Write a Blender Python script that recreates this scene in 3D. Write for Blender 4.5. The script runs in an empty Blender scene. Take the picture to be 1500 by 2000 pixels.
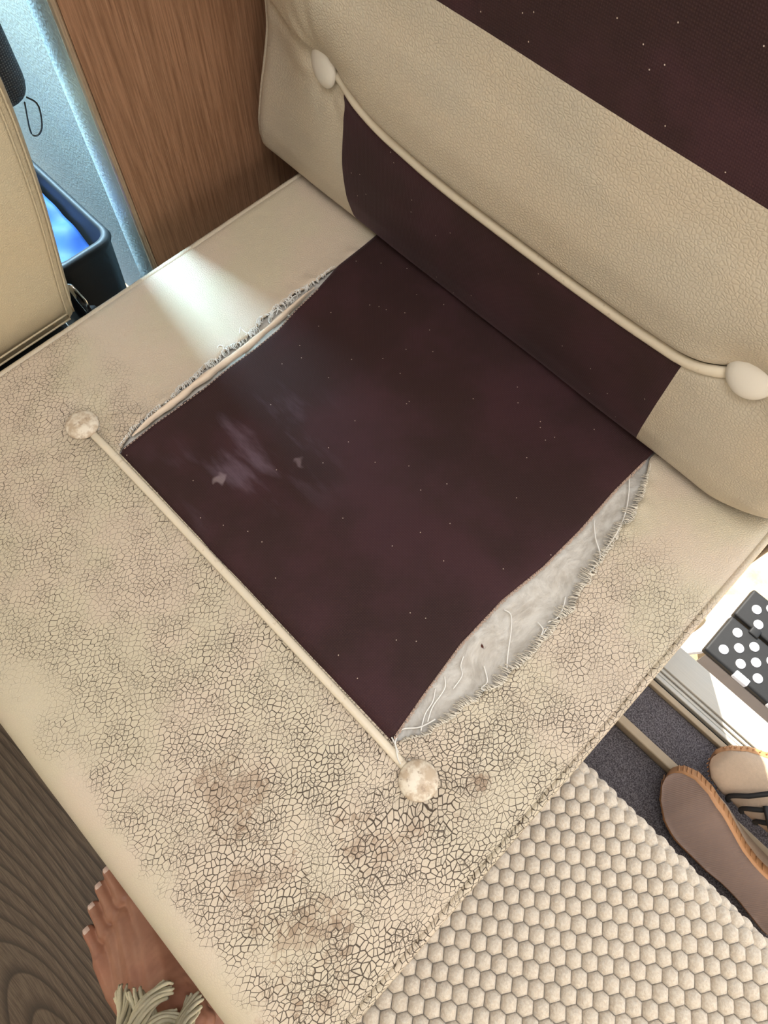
import bpy, bmesh, math, random
from mathutils import Vector, Matrix, noise
import numpy as np

random.seed(7)
scene = bpy.context.scene
COL = scene.collection
ZS = 0.43            # height of the bench seat above the cabin floor; geometry below is written with z = 0 on the seat
FLOOR = -0.43

# ---------------------------------------------------------------- camera
CAM = np.array([0.461, -0.0647, 0.6874]); PITCH, ROLL, YAW, FPX = 1.1529, 0.0368, 2.3311, 1397.9
_F = np.array([math.cos(YAW)*math.cos(PITCH), math.sin(YAW)*math.cos(PITCH), -math.sin(PITCH)])
_r = np.array([math.sin(YAW), -math.cos(YAW), 0.0]); _u = np.cross(_r, _F)
_R = math.cos(ROLL)*_r + math.sin(ROLL)*_u; _U = -math.sin(ROLL)*_r + math.cos(ROLL)*_u
cd = bpy.data.cameras.new('camera'); cam = bpy.data.objects.new('camera', cd); COL.objects.link(cam)
cd.sensor_fit = 'HORIZONTAL'; cd.sensor_width = 36.0; cd.lens = 36.0*FPX/1500.0; cd.clip_start = 0.02; cd.clip_end = 100
m = Matrix.Identity(4)
for i in range(3):
    m[i][0], m[i][1], m[i][2] = _R[i], _U[i], -_F[i]
    m[i][3] = CAM[i] + (ZS if i == 2 else 0)
cam.matrix_world = m
scene.camera = cam

def ray(u, v): return (u-750)/FPX*_R - (v-1000)/FPX*_U + _F
def onz(u, v, z=0.0): d = ray(u, v); return Vector(CAM + d*(z-CAM[2])/d[2])
def ony(u, v, y): d = ray(u, v); return Vector(CAM + d*(y-CAM[1])/d[1])

# ---------------------------------------------------------------- world, sun, window and fill light, exposure
w = bpy.data.worlds.new('sky'); scene.world = w; w.use_nodes = True
bg = w.node_tree.nodes['Background']; bg.inputs['Color'].default_value = (0.78, 0.88, 1.0, 1); bg.inputs['Strength'].default_value = 1.1

def lamp(name, kind, loc, target, energy, color, size=(1, 1), angle=None, spread=None):
    l = bpy.data.lights.new(name, kind); o = bpy.data.objects.new(name, l); COL.objects.link(o)
    l.energy = energy; l.color = color
    if kind == 'AREA': l.shape = 'RECTANGLE'; l.size, l.size_y = size
    if angle is not None: l.angle = angle
    if spread is not None: l.spread = spread
    o.location = Vector(loc) + Vector((0, 0, ZS))
    d = (Vector(target) - Vector(loc)).normalized()
    o.rotation_euler = d.to_track_quat('-Z', 'Y').to_euler()
    return o
SUN_T = Vector((0.78, -0.63, -1.05))
lamp('sun', 'SUN', Vector((0.7, 0.5, -0.6)) - SUN_T*4, (0.7, 0.5, -0.6), 8.0, (1.0, 0.93, 0.82), angle=math.radians(0.6))
lamp('overhead_fill', 'AREA', (0.52, -0.12, 1.40), (0.45, -0.02, 0), 8.6, (0.99, 0.99, 1.0), (0.75, 0.6))  # unseen overhead lamp, added as the main soft fill of the cabin
lamp('cab_window_daylight', 'AREA', (-1.25, 0.16, 1.28), (-0.12, 0.13, 0), 62.0, (0.50, 0.80, 1.0), (0.42, 0.42), spread=math.radians(95))
lamp('right_fill', 'AREA', (1.70, -0.30, 0.62), (0.42, 0.36, 0.05), 6.5, (1.0, 0.96, 0.92), (0.75, 0.5))  # fill lamp added to brighten the backrest from the right; no window there
lamp('door_daylight', 'AREA', (1.0, 0.75, 0.55), (0.55, 0.0, 0), 1.2, (1.0, 0.95, 0.90), (0.7, 1.2))

vs = scene.view_settings
vs.view_transform = 'Standard'; vs.look = 'None'; vs.gamma = 1.0; vs.use_curve_mapping = False; vs.exposure = 0.30
scene.cycles.use_light_tree = False; scene.cycles.adaptive_threshold = 0.06
scene.cycles.max_bounces = 4; scene.cycles.diffuse_bounces = 2; scene.cycles.glossy_bounces = 2; scene.cycles.transmission_bounces = 2

# ---------------------------------------------------------------- node helpers
def srgb(r, g, b):
    f = lambda c: (c/255/12.92) if c/255 <= 0.04045 else ((c/255+0.055)/1.055)**2.4
    return (f(r), f(g), f(b), 1.0)

class NT:
    def __init__(s, name, dim='3D'):
        s.dim = dim
        s.m = bpy.data.materials.new(name); s.m.use_nodes = True; s.t = s.m.node_tree
        s.b = s.t.nodes['Principled BSDF']; s.tc = s.t.nodes.new('ShaderNodeTexCoord'); s.P = s.tc.outputs['Object']
    def link(s, v, sock):
        if isinstance(v, bpy.types.NodeSocket): s.t.links.new(v, sock)
        elif v is not None:
            try: sock.default_value = v
            except Exception: sock.default_value = (v, v, v)
    def m_(s, op, a, b=None, c=None, clamp=False):
        n = s.t.nodes.new('ShaderNodeMath'); n.operation = op; n.use_clamp = clamp
        s.link(a, n.inputs[0])
        if b is not None: s.link(b, n.inputs[1])
        if c is not None: s.link(c, n.inputs[2])
        return n.outputs[0]
    def add(s, a, b): return s.m_('ADD', a, b)
    def sub(s, a, b): return s.m_('SUBTRACT', a, b)
    def mul(s, a, b): return s.m_('MULTIPLY', a, b)
    def mn(s, a, b): return s.m_('MINIMUM', a, b)
    def mx(s, a, b): return s.m_('MAXIMUM', a, b)
    def sm(s, x, a, b, lo=0.0, hi=1.0):
        n = s.t.nodes.new('ShaderNodeMapRange'); n.interpolation_type = 'SMOOTHSTEP'; n.clamp = True
        s.link(x, n.inputs['Value']); s.link(a, n.inputs['From Min']); s.link(b, n.inputs['From Max'])
        s.link(lo, n.inputs['To Min']); s.link(hi, n.inputs['To Max'])
        return n.outputs[0]
    def mp(s, loc=(0, 0, 0), rot=(0, 0, 0), sc=(1, 1, 1), v=None):
        n = s.t.nodes.new('ShaderNodeMapping'); s.link(v or s.P, n.inputs['Vector'])
        n.inputs['Location'].default_value = loc; n.inputs['Rotation'].default_value = rot; n.inputs['Scale'].default_value = sc
        return n.outputs[0]
    def xyz(s, v=None):
        n = s.t.nodes.new('ShaderNodeSeparateXYZ'); s.link(v or s.P, n.inputs[0]); return n.outputs
    def noise(s, scale, v=None, detail=2.0, rough=0.55, dist=0.0, col=False):
        n = s.t.nodes.new('ShaderNodeTexNoise'); n.noise_dimensions = s.dim; s.link(v or s.P, n.inputs['Vector']); n.inputs['Scale'].default_value = scale
        n.inputs['Detail'].default_value = detail; n.inputs['Roughness'].default_value = rough; n.inputs['Distortion'].default_value = dist
        return n.outputs['Color' if col else 'Fac']
    def vor(s, scale, v=None, feat='F1', out='Distance', rnd=1.0):
        n = s.t.nodes.new('ShaderNodeTexVoronoi'); n.voronoi_dimensions = s.dim; n.feature = feat; s.link(v or s.P, n.inputs['Vector']); n.inputs['Scale'].default_value = scale
        n.inputs['Randomness'].default_value = rnd
        return n.outputs[out]
    def wave(s, scale, v=None, dist=0.0, det=2.0, dsc=1.0, axis='X', kind='BANDS'):
        n = s.t.nodes.new('ShaderNodeTexWave'); n.wave_type = kind; n.bands_direction = axis
        s.link(v or s.P, n.inputs['Vector']); n.inputs['Scale'].default_value = scale; n.inputs['Distortion'].default_value = dist
        n.inputs['Detail'].default_value = det; n.inputs['Detail Scale'].default_value = dsc
        return n.outputs['Fac']
    def vadd(s, a, b, op='ADD'):
        n = s.t.nodes.new('ShaderNodeVectorMath'); n.operation = op; s.link(a, n.inputs[0]); s.link(b, n.inputs[1]); return n.outputs[0]
    def vscale(s, a, k):
        n = s.t.nodes.new('ShaderNodeVectorMath'); n.operation = 'SCALE'; s.link(a, n.inputs[0]); n.inputs['Scale'].default_value = k; return n.outputs[0]
    def dist(s, p, v=None):
        n = s.t.nodes.new('ShaderNodeVectorMath'); n.operation = 'DISTANCE'; s.link(v or s.P, n.inputs[0]); n.inputs[1].default_value = p; return n.outputs['Value']
    def mix(s, f, a, b, mode='MIX'):
        n = s.t.nodes.new('ShaderNodeMix'); n.data_type = 'RGBA'; n.blend_type = mode
        s.link(f, n.inputs[0]); s.link(a, n.inputs[6]); s.link(b, n.inputs[7]); return n.outputs[2]
    def warp(s, amp, scale, v=None):
        c = s.noise(scale, v, 0.0, col=True)
        return s.vadd(v or s.P, s.vscale(s.vadd(c, (0.5, 0.5, 0.5), 'SUBTRACT'), amp))
    def bump(s, h, strength, dist, prev=None):
        n = s.t.nodes.new('ShaderNodeBump'); n.inputs['Strength'].default_value = strength; n.inputs['Distance'].default_value = dist
        s.link(h, n.inputs['Height'])
        if prev is not None: s.link(prev, n.inputs['Normal'])
        return n.outputs[0]
    def out(s, col, rough=0.6, normal=None, **kw):
        s.link(col, s.b.inputs['Base Color']); s.link(rough, s.b.inputs['Roughness'])
        if normal is not None: s.link(normal, s.b.inputs['Normal'])
        for k, v in kw.items(): s.link(v, s.b.inputs[k.replace('_', ' ')])
        return s.m

def plain(name, col, rough=0.6, nscale=60, var=0.12, bump=0.15, bd=0.0006, **kw):
    n = NT(name); f = n.noise(nscale, detail=1)
    c2 = tuple(max(0, x*(1-var*2)) for x in col[:3])+(1,)
    return n.out(n.mix(f, c2, col), rough, n.bump(n.noise(nscale*6, detail=1), bump, bd) if bump else None, **kw)

LEATHER = srgb(203, 190, 168)

def leather_pebble(n, scale):
    v = n.warp(0.004, 90)
    e = n.vor(scale*0.9, v, 'DISTANCE_TO_EDGE')
    return n.add(n.mul(n.sm(e, 0.0, 0.30), 0.7), n.mul(n.noise(scale*2.2, detail=0), 0.3))

def plane_coords(n, a=None, b=None, c=None):
    if a is None: return
    X, Y, Z = n.xyz(); cb = n.t.nodes.new('ShaderNodeCombineXYZ')
    s_ = {'x': X, 'y': Y, 'z': Z}
    n.link(n.add(s_[a], s_[c]), cb.inputs[0]); n.link(s_[b], cb.inputs[1]); n.P = cb.outputs[0]
def mat_leather(name, pebble=330, col=LEATHER, bs=0.30, axes='xzy'):
    n = NT(name, '2D'); plane_coords(n, *axes)
    big = n.noise(7, detail=2)
    c = n.mix(n.sm(big, 0.35, 0.65), tuple(x*0.95 for x in col[:3])+(1,), tuple(min(1, x*k) for x, k in zip(col[:3], (1.0, 0.97, 0.94)))+(1,))
    h = leather_pebble(n, pebble)
    c = n.mix(n.sm(h, 0.0, 0.45, 0.10, 0.0), c, srgb(120, 95, 70))
    nm = n.bump(h, bs, 0.0012)
    return n.out(c, 0.42, nm, Specular_IOR_Level=0.42)

def mat_seat_leather():
    n = NT('cracked_leather', '2D')
    X, Y, Z = n.xyz(); cb = n.t.nodes.new('ShaderNodeCombineXYZ')      # unfold the sides of the cushion
    n.link(n.sub(X, Z), cb.inputs[0]); n.link(n.add(Y, Z), cb.inputs[1]); n.P = cb.outputs[0]
    X, Y, Z = n.xyz()
    nz = n.noise(9, detail=2)
    nz2 = n.noise(22, detail=3)
    # where the finish has cracked: front strip and half of the right strip, fading out to the rolled front edge
    thr = n.sm(X, 0.15, 0.43, 0.015, 0.30)
    a = n.sm(n.sub(n.sub(Y, thr), n.mul(n.sub(nz, 0.5), 0.18)), -0.03, 0.07, 1.0, 0.0)
    fr = n.sm(n.add(Y, n.mul(n.sub(nz2, 0.5), 0.10)), -0.245, -0.185)
    side = n.sm(X, 0.60, 0.56)
    amount = n.mul(n.mul(a, fr), side)
    d2 = n.dist((0.49, -0.06, 0.0))
    strong = n.sm(d2, 0.36, 0.02)
    v = n.warp(0.0055, 60)
    v = n.mp(rot=(0, 0, math.radians(45)), sc=(1.22, 0.88, 1), v=v)
    e1 = n.vor(195, v, 'DISTANCE_TO_EDGE', rnd=0.85)
    e2 = n.vor(310, n.vadd(v, (3.1, 1.7, 0)), 'DISTANCE_TO_EDGE', rnd=0.9)
    wv = n.mul(n.add(n.mul(strong, 0.052), 0.054), n.sm(nz2, 0.30, 0.62, 0.62, 1.25))
    wv = n.mul(wv, amount)
    wv = n.mx(wv, 0.0005)
    cr = n.mul(n.sm(n.m_('DIVIDE', e1, wv), 0.35, 1.0, 1.0, 0.0), n.sm(amount, 0.03, 0.35))
    w2 = n.mx(n.mul(wv, 0.9), 0.0004)
    cr2 = n.mul(n.mul(n.sm(n.m_('DIVIDE', e2, w2), 0.3, 1.0, 1.0, 0.0), n.sm(amount, 0.05, 0.5)), n.sm(n.noise(35, detail=1), 0.42, 0.6, 0.0, 0.75))
    crack = n.mx(cr, cr2)
    # flaked-off cells, in clusters
    rnd = n.vor(195, v, 'F1', 'Color', rnd=0.85)
    rr = n.xyz(rnd)[0]
    fl = None; vw = n.warp(0.075, 20)
    for (px, py, r) in ((0.485, -0.165, 0.10), (0.477, -0.06, 0.07), (0.505, 0.03, 0.075), (0.44, -0.165, 0.08), (0.52, -0.215, 0.05), (0.36, -0.14, 0.10)):
        g = n.sm(n.dist((px, py, 0), vw), r, 0.0)
        fl = g if fl is None else n.mx(fl, g)
    cl = n.mul(fl, n.sm(n.noise(48, detail=2, rough=0.7), 0.44, 0.66))
    flake = n.m_('GREATER_THAN', n.add(n.mul(rr, 0.6), n.mul(cl, 0.72)), 0.93)
    soft = n.sm(n.mul(fl, n.noise(75, detail=4, rough=0.7)), 0.31, 0.52)
    big = n.noise(8, detail=3)
    c = n.mix(n.sm(big, 0.38, 0.62), srgb(204, 191, 165), srgb(208, 190, 168))
    c = n.mix(n.mul(strong, 0.45), c, srgb(213, 198, 176))
    h = leather_pebble(n, 420)
    c = n.mix(n.sm(h, 0.0, 0.45, 0.10, 0.0), c, srgb(120, 95, 70))
    c = n.mix(n.mul(soft, 0.55), c, srgb(160, 132, 106))
    c = n.mix(n.mul(flake, 0.62), c, srgb(150, 124, 98))
    c = n.mix(n.mul(crack, 0.95), c, srgb(60, 44, 29))
    hh = n.sub(n.mul(h, n.sm(Y, -0.02, 0.06, 0.4, 1.0)), n.mul(n.mul(n.sm(e1, 0.02, 0.07, 1.5, 0.0), n.sm(Y, -0.235, -0.19)), n.sm(Y, 0.30, -0.02)))
    nm = n.bump(hh, 0.35, 0.0011)
    rough = n.sm(Y, 0.06, -0.02, 0.38, 0.58)
    return n.out(c, rough, nm, Specular_IOR_Level=0.45)

def mat_fabric(name, stains=False, axes=None):
    n = NT(name, '2D'); plane_coords(n, *(axes or ()))
    v = n.P
    wx = n.wave(150, v, axis='X'); wy = n.wave(150, v, axis='Y')
    wv = n.mul(wx, wy)
    big = n.noise(9, detail=4, rough=0.6)
    c = n.mix(n.sm(big, 0.35, 0.68), srgb(46, 27, 25), srgb(58, 33, 36))
    c = n.mix(n.mul(wv, 0.20), c, srgb(92, 62, 62))
    lint_r = n.xyz(n.vor(210, v, 'F1', 'Color'))[0]
    lint = n.mul(n.m_('LESS_THAN', n.vor(210, v), 0.11), n.m_('GREATER_THAN', lint_r, 0.993))
    c = n.mix(lint, c, srgb(196, 178, 160))
    if stains:
        p = n.warp(0.008, 130)
        s1 = n.sm(n.dist((0.105, 0.057, 0.006), p), 0.0085, 0.005)
        s2 = n.sm(n.dist((0.148, 0.129, 0.006), p), 0.007, 0.002)
        sp = n.mp(rot=(0, 0, math.radians(28)), sc=(9, 34, 1))
        sme = n.mul(n.sm(n.noise(1.0, sp, 4), 0.50, 0.75), n.sm(n.dist((0.10, 0.10, 0)), 0.13, 0.02))
        c = n.mix(n.mul(s1, 0.42), c, srgb(168, 150, 150))
        c = n.mix(n.mul(s2, 0.30), c, srgb(150, 130, 134))
        c = n.mix(n.mul(sme, 0.35), c, srgb(126, 108, 122))
    nm = n.bump(wv, 0.35, 0.0006)
    return n.out(c, 0.72, nm, Specular_IOR_Level=0.25, Sheen_Weight=0.12, Sheen_Roughness=0.4, Sheen_Tint=(0.8, 0.6, 0.65, 1))

M = {}
M['seat'] = mat_seat_leather()
M['leather'] = mat_leather('pebbled_leather', 310)
M['cab_leather'] = mat_leather('cab_seat_leather', 420, srgb(206, 190, 158), axes='yzx')
M['dark'] = mat_fabric('aubergine_weave', True)
M['dark2'] = mat_fabric('aubergine_weave_backrest', axes='xzy')
def mat_piping():
    n = NT('piping_leather'); c = n.mix(n.sm(n.noise(120, detail=5), 0.62, 0.72, 0.0, 0.45), srgb(226, 212, 188), srgb(168, 144, 112))
    return n.out(c, 0.42, n.bump(n.noise(500), 0.1, 0.0005), Specular_IOR_Level=0.4)
M['piping'] = mat_piping()
M['button'] = plain('button_leather', srgb(226, 216, 200), 0.4, 40, 0.02, 0.08)
def mat_worn_button():
    n = NT('worn_button_leather'); f = n.noise(95, detail=5, rough=0.6)
    c = n.mix(n.sm(f, 0.40, 0.62), srgb(196, 174, 148), srgb(232, 220, 200))
    c = n.mix(n.mul(n.sm(n.noise(160, detail=4), 0.60, 0.68), 0.6), c, srgb(158, 134, 112))
    return n.out(c, 0.5, n.bump(f, 0.4, 0.0012))
M['button_worn'] = mat_worn_button()
def mat_wadding():
    n = NT('white_wadding'); v = n.warp(0.03, 25)
    f = n.noise(85, n.mp(sc=(1, 0.5, 1), v=v), 6, 0.65)
    c = n.mix(n.sm(f, 0.3, 0.7), srgb(190, 181, 169), srgb(222, 216, 206))
    hole = n.sm(n.dist((0.4195, 0.127, -0.006), n.warp(0.004, 300)), 0.0036, 0.0022)
    c = n.mix(hole, c, srgb(78, 40, 30))
    return n.out(c, 0.8, n.bump(f, 0.6, 0.004), Specular_IOR_Level=0.2)
M['wadding'] = mat_wadding()
M['thread'] = plain('thread', srgb(238, 228, 210), 0.8, 200, 0.06, 0)
M['thread_white'] = plain('white_thread', srgb(240, 236, 228), 0.7, 200, 0.03, 0)
M['stitch'] = plain('pale_stitch', srgb(206, 176, 156), 0.8, 200, 0.08, 0)
M['lining'] = plain('lining_cloth', srgb(232, 210, 186), 0.75, 60, 0.06, 0.3)
M['net'] = plain('black_net', srgb(40, 34, 40), 0.35, 300, 0.2, 0.5, 0.001)
M['foam'] = plain('foam', srgb(190, 176, 150), 0.9)
M['bench'] = plain('bench_laminate', srgb(84, 62, 44), 0.5, 20, 0.15)
M['black'] = plain('black_plastic', srgb(26, 27, 29), 0.62, 80, 0.2, 0.2)
M['chrome'] = plain('chrome', srgb(225, 225, 225), 0.12, 20, 0.0, 0, Metallic=1.0)

def mat_wood():
    n = NT('brown_oak_laminate')
    v = n.mp(sc=(1, 60, 2.0)); f = n.noise(6, v, 6, 0.62)
    g = n.noise(9, n.mp(sc=(1, 170, 3.0)), 4, 0.6)
    big = n.noise(5, n.mp(sc=(1, 3, 0.6)), 2)
    c = n.mix(n.sm(f, 0.32, 0.68), srgb(126, 90, 64), srgb(164, 122, 92))
    c = n.mix(n.sm(g, 0.55, 0.72, 0.0, 0.55), c, srgb(190, 154, 122))
    c = n.mix(n.sm(g, 0.42, 0.30, 0.0, 0.5), c, srgb(86, 56, 38))
    c = n.mix(n.mul(big, 0.25), c, srgb(120, 82, 54))
    return n.out(c, 0.48, n.bump(g, 0.15, 0.0006))
M['wood'] = mat_wood()
M['edge'] = plain('edge_band', srgb(186, 160, 132), 0.5, 80, 0.15)

def mat_floor():
    n = NT('dark_wood_vinyl')
    X, Y, Z = n.xyz()
    wv = n.vadd(n.P, n.vscale(n.vadd(n.noise(3.0, n.mp(sc=(1.0, 2.2, 1)), 1, col=True), (0.5, 0.5, 0.5), 'SUBTRACT'), 0.045))
    X2, Y2, Z2 = n.xyz(wv)
    # cathedral grain: nested long ellipses about a heart line
    dx = n.mul(n.mx(n.sub(0.62, X2), 0.0), 0.16); dy = n.sub(Y2, -0.535)
    rr = n.m_('SQRT', n.add(n.mul(dx, dx), n.mul(dy, dy)))
    ring = n.m_('FRACT', n.mul(rr, 105))
    line = n.mul(n.sm(ring, 0.0, 0.55, 1.0, 0.0), n.sm(ring, 0.0, 0.08))
    fine = n.noise(10, n.mp(sc=(3, 75, 1), v=wv), 5, 0.65)
    c = n.mix(n.sm(fine, 0.3, 0.7), srgb(76, 63, 50), srgb(120, 103, 84))
    c = n.mix(n.mul(line, 0.9), c, srgb(40, 30, 22))
    c = n.mix(n.mul(n.noise(4, detail=3), 0.35), c, srgb(88, 72, 58))
    return n.out(c, 0.5, n.bump(n.sub(fine, line), 0.15, 0.0007))
M['floor'] = mat_floor()
def mat_carpet():
    n = NT('grey_carpet'); f = n.noise(420, detail=3, rough=0.8)
    c = n.mix(n.sm(f, 0.35, 0.72), srgb(70, 64, 66), srgb(146, 139, 141))
    return n.out(c, 0.95, n.bump(f, 0.7, 0.003), Specular_IOR_Level=0.1)
M['carpet'] = mat_carpet()
def mat_alu():
    n = NT('brushed_aluminium'); f = n.noise(14, n.mp(sc=(1, 120, 120)), 3)
    return n.out(n.mix(f, srgb(186, 180, 168), srgb(216, 210, 198)), 0.5, n.bump(f, 0.1, 0.0004), Metallic=0.3)
M['alu'] = mat_alu()
M['beige_trim'] = plain('beige_plastic', srgb(190, 168, 138), 0.5, 50, 0.08)
def mat_ground():
    n = NT('pale_sandy_ground'); f = n.noise(14, detail=6, rough=0.7)
    c = n.mix(n.sm(f, 0.3, 0.7), srgb(206, 172, 128), srgb(226, 204, 164))
    c = n.mix(n.sm(n.noise(55, n.mp(sc=(1, 0.4, 1)), 4), 0.66, 0.72, 0.0, 0.7), c, srgb(150, 122, 92))
    return n.out(c, 0.9, n.bump(f, 0.4, 0.01))
M['ground'] = mat_ground()
M['wall_tan'] = plain('tan_cupboard_laminate', srgb(222, 210, 190), 0.7, 8, 0.03, 0)
M['wall'] = plain('cream_wall', srgb(226, 216, 200), 0.7, 8, 0.03, 0)
def mat_grey():
    n = NT('grey_textured_plastic'); f = n.vor(260, n.warp(0.004, 120))
    return n.out(n.mix(n.noise(4), srgb(150, 166, 170), srgb(172, 186, 188)), 0.42, n.bump(f, 0.35, 0.001), Specular_IOR_Level=0.4)
M['grey'] = mat_grey()
def mat_mesh():
    n = NT('black_mesh_fabric'); a = n.mul(n.wave(110, axis='Y'), n.wave(110, axis='Z'))
    return n.out(n.mix(n.sm(a, 0.3, 0.7), srgb(30, 30, 33), srgb(92, 88, 86)), 0.8, n.bump(a, 0.6, 0.0015))
M['mesh'] = mat_mesh()
M['blue'] = plain('blue_cloth', srgb(36, 80, 150), 0.7, 30, 0.15)
def mat_plush():
    n = NT('cream_plush'); oi = n.t.nodes.new('ShaderNodeObjectInfo')
    f = n.noise(260, n.vadd(n.P, n.vscale(oi.outputs['Location'], 1.0)), 2, 0.7)
    c = n.mix(n.sm(f, 0.3, 0.7), srgb(212, 196, 176), srgb(230, 218, 200))
    return n.out(c, 0.9, n.bump(f, 0.5, 0.0022), Specular_IOR_Level=0.15, Sheen_Weight=0.3, Sheen_Roughness=0.5)
M['plush'] = mat_plush()
M['skin'] = None
def mat_skin():
    n = NT('tanned_skin'); f = n.noise(28, detail=4); g = n.noise(12)
    c = n.mix(n.sm(f, 0.35, 0.65), srgb(158, 108, 84), srgb(176, 124, 98))
    c = n.mix(n.sm(g, 0.5, 0.7, 0.0, 0.4), c, srgb(178, 112, 88))
    return n.out(c, 0.5, n.bump(n.noise(330, detail=3), 0.12, 0.0008))
M['skin'] = mat_skin()
M['nail'] = plain('toenail', srgb(228, 198, 182), 0.25, 60, 0.03, 0)
M['cotton'] = plain('cream_cotton_cord', srgb(255, 243, 208), 0.85, 150, 0.08, 0.5, 0.0015)
M['gum'] = plain('gum_rubber', srgb(196, 142, 96), 0.55, 90, 0.08, 0.2)
def mat_sole():
    n = NT('gum_sole_tread'); f = n.wave(120, n.mp(rot=(0, 0, 0.5)), 0.6)
    return n.out(n.mix(n.noise(30), srgb(146, 124, 114), srgb(164, 138, 124)), 0.6, n.bump(f, 0.35, 0.0012))
M['sole'] = mat_sole()
M['knit'] = plain('beige_knit', srgb(206, 182, 158), 0.9, 200, 0.08, 0.5, 0.0012)
M['stool_grey'] = plain('grey_plastic', srgb(150, 140, 134), 0.5, 40, 0.06)
M['white_plastic'] = plain('white_plastic', srgb(232, 232, 238), 0.4, 30, 0.03, 0.1)

# ---------------------------------------------------------------- mesh helpers
def tag(o, label=None, cat=None, group=None, kind=None):
    if label: o['label'] = label
    if cat: o['category'] = cat
    if group: o['group'] = group
    if kind: o['kind'] = kind
    return o
def thing(name, loc, label, cat, group=None):
    o = bpy.data.objects.new(name, None); COL.objects.link(o); o.location = loc; o.empty_display_size = 0.05
    return tag(o, label, cat, group)
def adopt(o, parent):
    if parent is not None:
        o.parent = parent
        p = Vector((0, 0, 0)); q = parent
        while q is not None: p += Vector(q.location) if q.type == 'EMPTY' else Vector((0, 0, 0)); q = q.parent
        o.matrix_parent_inverse = Matrix.Translation(-p)
def mk(name, verts, faces, mat, parent=None, smooth=True, label=None, kind=None, doubles=False):
    me = bpy.data.meshes.new(name); me.from_pydata([tuple(v) for v in verts], [], faces)
    bm = bmesh.new(); bm.from_mesh(me)
    if doubles: bmesh.ops.remove_doubles(bm, verts=bm.verts, dist=1e-6)
    bmesh.ops.recalc_face_normals(bm, faces=bm.faces)
    bm.to_mesh(me); bm.free()
    if smooth: me.polygons.foreach_set('use_smooth', [True]*len(me.polygons))
    me.materials.append(mat); me.update()
    o = bpy.data.objects.new(name, me); COL.objects.link(o)
    adopt(o, parent); tag(o, label, None, None, kind)
    return o
def mkbm(name, bm, mat, parent=None, smooth=False, label=None, kind=None):
    bmesh.ops.recalc_face_normals(bm, faces=bm.faces)
    me = bpy.data.meshes.new(name); bm.to_mesh(me); bm.free()
    if smooth: me.polygons.foreach_set('use_smooth', [True]*len(me.polygons))
    me.materials.append(mat); o = bpy.data.objects.new(name, me); COL.objects.link(o); adopt(o, parent); tag(o, label, None, None, kind)
    return o
def grid_faces(nu, nv, off=0, flip=False, wrap=False):
    fs = []
    for j in range(nv-1):
        for i in range(nu if wrap else nu-1):
            a = off+j*nu+i; b = off+j*nu+(i+1) % nu; c = off+(j+1)*nu+(i+1) % nu; d = off+(j+1)*nu+i
            fs.append((a, d, c, b) if flip else (a, b, c, d))
    return fs
def tube(path, r, sides=8, up=Vector((0, 0, 1)), flat=1.0, caps=True):
    """swept tube; r number or list; flat scales the section along 'up'"""
    n = len(path); V = []; F = []
    for i, p in enumerate(path):
        p = Vector(p); a = Vector(path[max(0, i-1)]); b = Vector(path[min(n-1, i+1)])
        t = (b-a).normalized() if (b-a).length > 1e-9 else Vector((1, 0, 0))
        s = t.cross(up)
        s = s.normalized() if s.length > 1e-5 else t.orthogonal().normalized()
        u2 = s.cross(t).normalized(); rr = r[i] if isinstance(r, (list, tuple)) else r
        for k in range(sides):
            an = 2*math.pi*k/sides
            V.append(p + s*(math.cos(an)*rr) + u2*(math.sin(an)*rr*flat))
    F = grid_faces(sides, n, 0, False, True)
    if caps: F += [tuple(range(sides))[::-1], tuple((n-1)*sides+k for k in range(sides))]
    return V, F
class Acc:
    def __init__(s): s.V = []; s.F = []
    def add(s, V, F):
        o = len(s.V); s.V += [Vector(v) for v in V]; s.F += [tuple(i+o for i in f) for f in F]
    def mk(s, *a, **k): return mk(a[0], s.V, s.F, *a[1:], **k)
def box_bm(x0, x1, y0, y1, z0, z1, bev=0.0, seg=2):
    bm = bmesh.new(); bmesh.ops.create_cube(bm, size=1)
    for v in bm.verts: v.co = Vector(((x0+x1)/2+v.co.x*(x1-x0), (y0+y1)/2+v.co.y*(y1-y0), (z0+z1)/2+v.co.z*(z1-z0)))
    if bev: bmesh.ops.bevel(bm, geom=list(bm.edges), offset=bev, segments=seg, affect='EDGES', profile=0.6)
    return bm
def box(name, x0, x1, y0, y1, z0, z1, mat, parent=None, bev=0.0, seg=2, **k):
    return mkbm(name, box_bm(x0, x1, y0, y1, z0, z1, bev, seg), mat, parent, bev > 0, **k)
def interp(pts, x):
    if x <= pts[0][0]: return pts[0][1]
    for (a, fa), (b, fb) in zip(pts, pts[1:]):
        if x <= b: return fa+(fb-fa)*(x-a)/(b-a) if b > a else fb
    return pts[-1][1]
def ss(x, a, b):
    t = min(1, max(0, (x-a)/(b-a))); return t*t*(3-2*t)
def smooth_path(pts, n):
    P = [Vector(p) for p in pts]; out = []
    for i in range(n):
        t = i/(n-1)*(len(P)-1); k = min(int(t), len(P)-2); f = t-k
        p0, p1, p2, p3 = P[max(0, k-1)], P[k], P[k+1], P[min(len(P)-1, k+2)]
        out.append(0.5*((2*p1)+(p2-p0)*f+(2*p0-5*p1+4*p2-p3)*f*f+(3*p1-p0-3*p2+p3)*f**3))
    return out
def structure(o): o['kind'] = 'structure'; return o

# ================================================================ THE SETTING
structure(box('floor', -1.6, 2.0, -1.4, 0.215, -0.47, FLOOR, M['floor']))
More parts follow.
